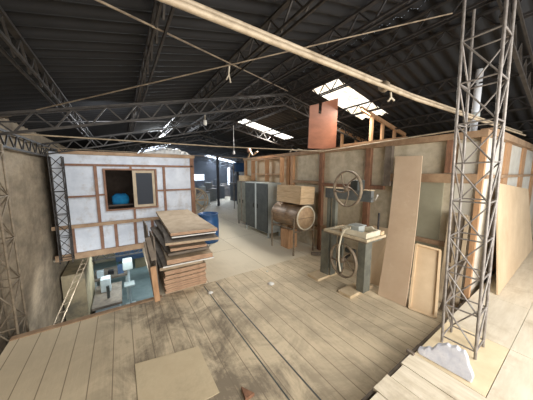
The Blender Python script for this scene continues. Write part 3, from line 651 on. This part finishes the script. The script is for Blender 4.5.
# pine boxes on and above the rear cabinets
def pbox(c, s, label, m='orange', name='pine_box'):
    t = thing(name, c, label, 'box'); x, y, z = c; a, b, h = s
    MB().box((x-a, y-b, z), (x+a, y+b, z+.015)).build('bottom', m, t)
    for lo, hi in (((x-a, y-b, z+.015), (x-a+.02, y+b, z+h)), ((x+a-.02, y-b, z+.015), (x+a, y+b, z+h)), ((x-a+.02, y-b, z+.015), (x+a-.02, y-b+.02, z+h)), ((x-a+.02, y+b-.02, z+.015), (x+a-.02, y+b, z+h))): B(lo, hi).build('side', m, t)
pbox((4.02, 7.5, 1.683), (.15, .25, .2), 'small pale pine box on the narrow olive-grey cabinet', 'crate')
t = thing('pine_shelf', (4.08, 6.0, 1.5), 'pine shelf unit with open square bays at the partition above the cabinets', 'shelf')
for y in (5.24, 6.05, 6.95): B((3.98, y, 1.70), (4.14, y+.03, 2.44)).build('side', 'orange', t)
for z in (1.93, 2.41):
    for ya, yb in ((5.27, 6.05), (6.08, 6.95)): B((3.98, ya, z), (4.14, yb, z+.03)).build('shelf_board', 'orange', t)
t = thing('hanging_tarpaulin', (5.6, 11, 2.0), 'blue tarpaulin bundle hanging behind the partition end', 'tarpaulin')
B((5.25, 11.0, 2.05), (5.9, 11.15, 2.55)).build('cover', 'blue', t, bevel=.04); MB().tube([(5.2, 11.07, 2.58), (5.95, 11.07, 2.58)], .02, 6).build('rod', 'iron', t)
for x in (5.22, 5.93): MB().tube([(x, 11.07, 0), (x, 11.07, 2.58)], .02, 6).build('post', 'iron', t)
# ================================================================== STACK OF BOARDS (left)
random.seed(11)
z = .002
lab = ['lowest', 'second', 'third', 'fourth', 'fifth', 'sixth', 'seventh', 'eighth', 'ninth', 'tenth']
for i in range(10):
    h = .038; dx = random.uniform(-.014, .014); dy = random.uniform(-.02, .02)
    mb = MB().box((.50+dx, 3.74+dy, z), (1.18+dx, 6.0+dy, z+h-.004)); mb.mi = [0, 0, 1, 1, 1, 1]
    tag(mb.build('wooden_board', ['ply', 'plyedge']), 'thick plywood board in the neat lower pile of the stack, %s from the floor' % lab[i], 'board', 'boards in the neat lower pile')
    z += h
specs = [  # x0,x1,y0,y1,h,roll,yaw,mat,edge,label
    (.47, 1.18, 3.80, 6.0, .05, 0, -1.5, 'greyboard', 'ply', 'thick grey board resting directly on the neat lower pile'),
    (.50, 1.34, 3.70, 6.0, .022, 2, -1, 'greyboard', 'whiteedge', 'white-edged board just above the neat lower pile'),
    (.60, 1.34, 3.66, 6.0, .075, 2, -3, 'ply', 'plyedge', 'thick orange-edged board in the middle of the stack'),
    (.56, 1.26, 3.80, 6.0, .040, 2.5, 1, 'greyboard', 'greyboard', 'grey board over the thick orange-edged one'),
    (.70, 1.30, 3.78, 6.1, .045, 3, -4, 'ply', 'plyedge', 'narrow ply board under the dark overhanging one'),
    (.64, 1.32, 3.86, 6.1, .040, 3, -1, 'greyboard', 'batten', 'dark board set back in the upper stack'),
    (.66, 1.52, 3.66, 6.1, .040, 4, -6, 'greyboard', 'ply', 'grey overhanging board third from the top, swung out to the right'),
    (.70, 1.46, 3.84, 6.25, .022, 4.5, -2, 'greyboard', 'whiteedge', 'white-edged board directly under the topmost board'),
    (.68, 1.48, 3.80, 6.28, .048, 4.5, -2, 'ply', 'plyedge', 'wide dusty plywood sheet on top of the whole stack'),
]
for i, (x0, x1, y0, y1, h, roll, yaw, m, e, lb) in enumerate(specs):
    cxm, cym = (x0+x1)/2, (y0+y1)/2; b = MB()
    extra = .0 if i == 0 else .023
    z += extra
    b.T = Matrix.Translation((cxm, cym, z)) @ Matrix.Rotation(R(yaw), 4, 'Z') @ Matrix.Rotation(R(roll*.25), 4, 'Y')
    b.box((x0-cxm, y0-cym, 0), (x1-cxm, y1-cym, h)); b.mi = [0, 0, 1, 1, 1, 0]
    tag(b.build('wooden_board', [m, e]), lb, 'board'); z += h+.004
# upright boards along the left side of the stack
def upright(x0, y0, y1, zt, tilt, m, label, x1=None):
    b0, b1 = V((x0, y0, .004)), V((x0, y1, .004)); t0, t1 = V((x0+tilt, y0+.05, zt)), V((x0+tilt, y1, zt-.03))
    tag(plank_lean('', b0, b1, t0, t1, .02, None, '', '').build('wooden_board', m), label, 'board')
upright(.405, 3.85, 4.5, .95, -.02, 'greyboard', 'grey board on edge beside the stack, closest to it')
upright(.39, 4.55, 5.4, 1.0, -.04, 'greyboard', 'grey board on edge at the far left side of the stack')
tag(MB().bar((.36, 3.60, .003), (.33, 3.62, .56), .075, .045, up=(0, 1, 0)).build('timber_post', 'orange'), 'orange timber post standing at the pit edge left of the stack', 'post')
tag(MB().bar((.34, 3.76, .003), (.25, 3.80, .92), .03, .03, up=(0, 1, 0)).build('timber_post', 'greyboard'), 'grey thin timber leaning behind the orange post at the stack', 'post')
tag(MB().bar((.36, 3.72, .62), (.30, 3.80, .98), .07, .02, up=(0, 1, 0)).build('timber_offcut', 'greyboard'), 'short grey timber offcut wedged against the upper left of the stack', 'timber')
# blue barrel
t = thing('blue_barrel', (2.2, 6.15, 0), 'open blue plastic barrel standing behind the stack of boards', 'barrel')
MB().lathe([(0, 0), (.26, 0), (.275, .02), (.285, .2), (.29, .25), (.285, .3), (.29, .6), (.283, .65), (.27, .80), (.285, .81), (.285, .83), (.265, .83), (.262, .7), (.265, .1), (0, .09)], (2.05, 6.10, 0), n=32).build('body', 'blue', t)
tag(MB().lathe([(0, 0), (.03, 0), (.05, .012), (.02, .03), (0, .03)], (1.12, 3.36, 0), n=7).build('plaster_crumb', 'whiteedge'), 'white plaster crumb on the floor in front of the stack', 'debris')
tag(MB().lathe([(0, 0), (.015, 0), (.022, .01), (.012, .016), (0, .018)], (2.35, 3.5, 0), n=6).build('plaster_crumb', 'whiteedge'), 'tiny white crumb on the rear floor between stack and drum', 'debris')

# ================================================================== PIT: items on the lower storey
# narrow ladder leaning up to the cabin floor
ld = thing('ladder', (-.95, 6.0, -2.7), 'pale wooden ladder leaning up to the cabin floor from the lower storey', 'ladder')
la, lb_ = V((-1.15, 4.55, -1.4)), V((-.75, 6.5, -.15))
base = V((-1.26, 3.75, -.9)); top = V((-.86, 6.55, -.06)); side = V((.11, 0, .03))
base = base-(top-base)*.0
for s in (0, 1): MB().tube([base+side*s, top+side*s], .013, 6).build('rail', 'pipe', ld)
for k in range(1, 15): MB().tube([base.lerp(top, k/15), base.lerp(top, k/15)+side], .008, 6).build('rung', 'pipe', ld)
tag(B((-1.34, 6.9, -2.7), (-.90, 8.6, -.50)).build('concrete_block', 'concrete'), 'tan rendered block in the lower storey below the cabin corner', 'block')
t = thing('pale_machine', (-.55, 7.6, -2.7), 'pale grey woodworking machine on the lower storey floor', 'machine')
B((-.80, 7.2, -2.7), (-.25, 8.4, -1.7)).build('base', 'machwhite', t, bevel=.02); B((-.86, 7.1, -1.69), (-.18, 8.5, -1.62)).build('table', 'greyboard', t)
B((-.7, 7.9, -1.61), (-.45, 8.2, -1.2)).build('head', 'machwhite', t, bevel=.02); MB().tube([(-.5, 7.5, -1.61), (-.5, 7.5, -1.25)], .04, 10).build('spindle', 'cabdark', t)
t = thing('workbench', (-.4, 9.6, -2.7), 'dark workbench with clutter in the lower storey behind the pale machine', 'workbench')
B((-1.0, 9.2, -1.75), (.0, 10.2, -1.68)).build('top', 'greyboard', t)
for x in (-.97, -.07):
    for y in (9.23, 10.12): B((x, y, -2.7), (x+.06, y+.06, -1.75)).build('leg', 'cab', t)
for i, (x, y, w_, h_, m, lb) in enumerate(((-.8, 9.4, .1, .22, 'machwhite', 'white box on the left of the lower workbench'), (-.5, 9.5, .08, .14, 'black', 'black box in the middle of the lower workbench'), (-.2, 9.4, .09, .3, 'lowblue', 'blue box on the right of the lower workbench'))):
    tag(B((x-w_, y-w_, -1.679), (x+w_, y+w_, -1.679+h_)).build('storage_box', m, bevel=.01), lb, 'box')
t = thing('drill_press', (-.15, 8.6, -2.7), 'grey drill press standing on the lower floor beside the pale machine', 'machine')
B((-.12, 8.5, -2.7), (.18, 8.8, -2.6)).build('base', 'cab', t); MB().tube([(.03, 8.7, -2.6), (.03, 8.7, -1.1)], .04, 10).build('column', 'machwhite', t)
B((-.12, 8.4, -1.25), (.16, 8.8, -.95)).build('head', 'cab', t, bevel=.02); B((-.12, 8.4, -1.85), (.18, 8.75, -1.8)).build('table', 'cab', t)
tag(B((.35, 12.2, -2.7), (1.9, 12.9, -1.55)).build('board_pile', 'concrete', bevel=.02), 'pale tan boxed pile standing at the back of the lower storey', 'pile')
t = thing('floor_girder', (0, 8.5, -.6), 'dark lattice girder beneath the cabin floor', 'girder')
for z in (-.55, -.75): MB().bar((XL, 8.5, z), (.89, 8.5, z), .04, .04).build('chord', 'darksteel', t)
mw = MB(); lattice(mw, (XL, 8.5, -.75), (.89, 8.5, -.75), .2, .3, .02); mw.build('web', 'darksteel', t)
t = thing('blue_cabinet', (.9, 11.2, -2.7), 'blue cloth covered rack in the lower storey below the cabin', 'rack')
B((-.4, 11.6, -2.0), (1.5, 11.7, -1.35)).build('cover', 'lowblue', t)
for x in (-.38, 1.42): B((x, 11.71, -2.7), (x+.06, 11.77, -1.35)).build('leg', 'teal', t)

# ================================================================== FAR CLUTTER
def spool(c, r, w_, label):
    t = thing('wheel_reel', c, label, 'reel'); x, y, z = c
    for s in (-1, 1):
        pts = [(x+math.cos(a)*r, y+s*w_, z+r+math.sin(a)*r) for a in [2*PI*i/28 for i in range(28)]]
        MB().tube(pts, .035, 6, closed=True).build('rim', 'frame', t)
        for k in range(8):
            a = PI*k/4; MB().bar((x, y+s*w_, z+r), (x+math.cos(a)*r, y+s*w_, z+r+math.sin(a)*r), .05, .04, up=(0, 1, 0)).build('spoke', 'frame', t)
    MB().tube([(x, y-w_, z+r), (x, y+w_, z+r)], .07, 10).build('hub', 'batten', t)
spool((3.0, 10.9, .035), .60, .2, 'spoked wooden reel standing right of the white cabin corner')
random.seed(5)
ms = ['dark', 'cabdark', 'greyboard', 'saw', 'batten', 'machwhite']
far = [(5.2, 15.5, .5, .5, 1.3, 'saw', 'grey-green machine cabinet in the middle of the far hall'), (4.3, 13.9, .4, .4, 1.15, 'machwhite', 'pale machine with flat top in the far hall, right of the reel'),
       (6.3, 16.6, .5, .5, 1.5, 'cabdark', 'dark machine cabinet in the far hall, in front of the far wall'), (7.4, 17.8, .7, .5, 1.1, 'greyboard', 'low grey machine near the far right of the hall'), (7.0, 14.4, .35, .4, 1.9, 'cabdark', 'tall dark machine at the right of the far aisle'),
       (6.9, 12.8, .4, .45, 1.0, 'batten', 'brown low machine at the right edge of the far aisle')]
for x, y, a, b, h, m, lb in far:
    t = thing('workshop_machine', (x, y, 0), lb, 'machine')
    B((x-a, y-b, 0), (x+a, y+b, h*.62)).build('base', m, t, bevel=.03); B((x-a*1.2, y-b*1.1, h*.62), (x+a*1.2, y+b*1.1, h*.67)).build('table', 'greyboard', t)
    B((x-a*.3, y-b*.5, h*.67), (x+a*.5, y+b*.5, h)).build('head', m, t, bevel=.03); MB().tube([(x-a*.7, y, h*.67), (x-a*.7, y, h*.9)], .05, 8).build('guide_post', 'iron', t)
# steel posts in the far hall
for x, y, lb in ((4.9, 12.6, 'dark steel post in the far hall, left of the aisle end'), (6.2, 12.6, 'dark steel post at the right of the far aisle')):
    tag(MB().box((x-.06, y-.06, 0), (x+.06, y+.06, zbase(x)-.25)).build('steel_post', 'darksteel'), lb, 'post')
# knotted junk hanging on the tie rod near the partition end
t = thing('motor_bracket', (4.0, 6.9, 2.56), 'bent metal bracket standing on the partition end above the cabinets', 'bracket')
MB().tube([(4.18, 7.55, 2.56), (4.15, 7.3, 2.78), (4.12, 7.1, 2.62), (4.15, 6.8, 2.74)], .03, 8).build('arm', 'iron', t); MB().lathe([(0, -.05), (.08, -.05), (.08, .05), (0, .05)], (4.14, 7.4, 2.82), (1, 0, 0), 12).build('pulley', 'batten', t)
tag(MB().tube([(4.1, 4.42, 2.58), (4.06, 4.55, 2.62), (4.1, 4.65, 2.58), (4.07, 4.8, 2.63), (4.12, 4.95, 2.585)], .02, 6).build('rag_knot', 'rope'), 'pale rope knot lying on the partition top, left of the notched sheet', 'rope')
# crumpled pale sheeting and lumber on the cabin roof
random.seed(3); mb = MB(); nx, ny = 22, 8; vs = []
for i in range(nx+1):
    for j in range(ny+1):
        u, v_ = i/nx, j/ny
        zz = 2.50+.26*(math.sin(PI*v_)*math.sin(PI*min(1, u*1.02)))**.7*(.45+.55*u)+random.uniform(-.03, .03)
        vs.append((.55+1.3*u+random.uniform(-.02, .02), 6.68+.7*v_, max(2.485, zz)))
top_n = len(vs); vs += [(p[0], p[1], 2.482) for p in vs]
ix = lambda i, j: i*(ny+1)+j
fs = [(ix(i, j), ix(i+1, j), ix(i+1, j+1), ix(i, j+1)) for i in range(nx) for j in range(ny)]; fs += [tuple(top_n+k for k in f)[::-1] for f in fs]
edge = [ix(i, 0) for i in range(nx+1)]+[ix(nx, j) for j in range(1, ny+1)]+[ix(i, ny) for i in range(nx-1, -1, -1)]+[ix(0, j) for j in range(ny-1, 0, -1)]
fs += [(edge[k], edge[(k+1) % len(edge)], edge[(k+1) % len(edge)]+top_n, edge[k]+top_n) for k in range(len(edge))]
mb.add(vs, fs); tag(mb.build('plastic_sheeting', 'whiteedge'), 'heap of crumpled white sheeting on the front edge of the cabin roof', 'sheeting')
area('fill_over_cabin', (1.4, 8.6, 3.15), (1.2, 6.9, 2.6), .8, .3, 70, (.86, .93, 1))  # added lamp that makes the sheeting on the cabin roof bright
for i, (x, y, ang, L_, m, lb) in enumerate(((1.3, 7.9, .3, .9, 'guard', 'pale board lying on the cabin roof behind the crumpled sheeting'),)):
    dx, dy = math.cos(ang)*L_/2, math.sin(ang)*L_/2
    tag(MB().bar((x-dx, y-dy, 2.51+.01*i), (x+dx, y+dy, 2.515+.03*i), .22, .05).build('roof_board', m), lb, 'board')

tag(MB().lathe([(0, 0), (.05, 0), (.065, .008), (.03, .03), (0, .03)], (2.13, 3.05, 0), n=7).build('paper_scrap', 'whiteedge'), 'white scrap on the floor joint in the middle of the hall', 'debris')
tag(MB().prism([(0, 0), (.09, .0), (.02, .12)], (.78, 1.5, .001), (1, 0, 0), (0, 1, 0), (0, 0, 1), .03).build('wooden_wedge', 'stud'), 'small dark brown wedge on the planks at the bottom edge of the photo', 'wood')
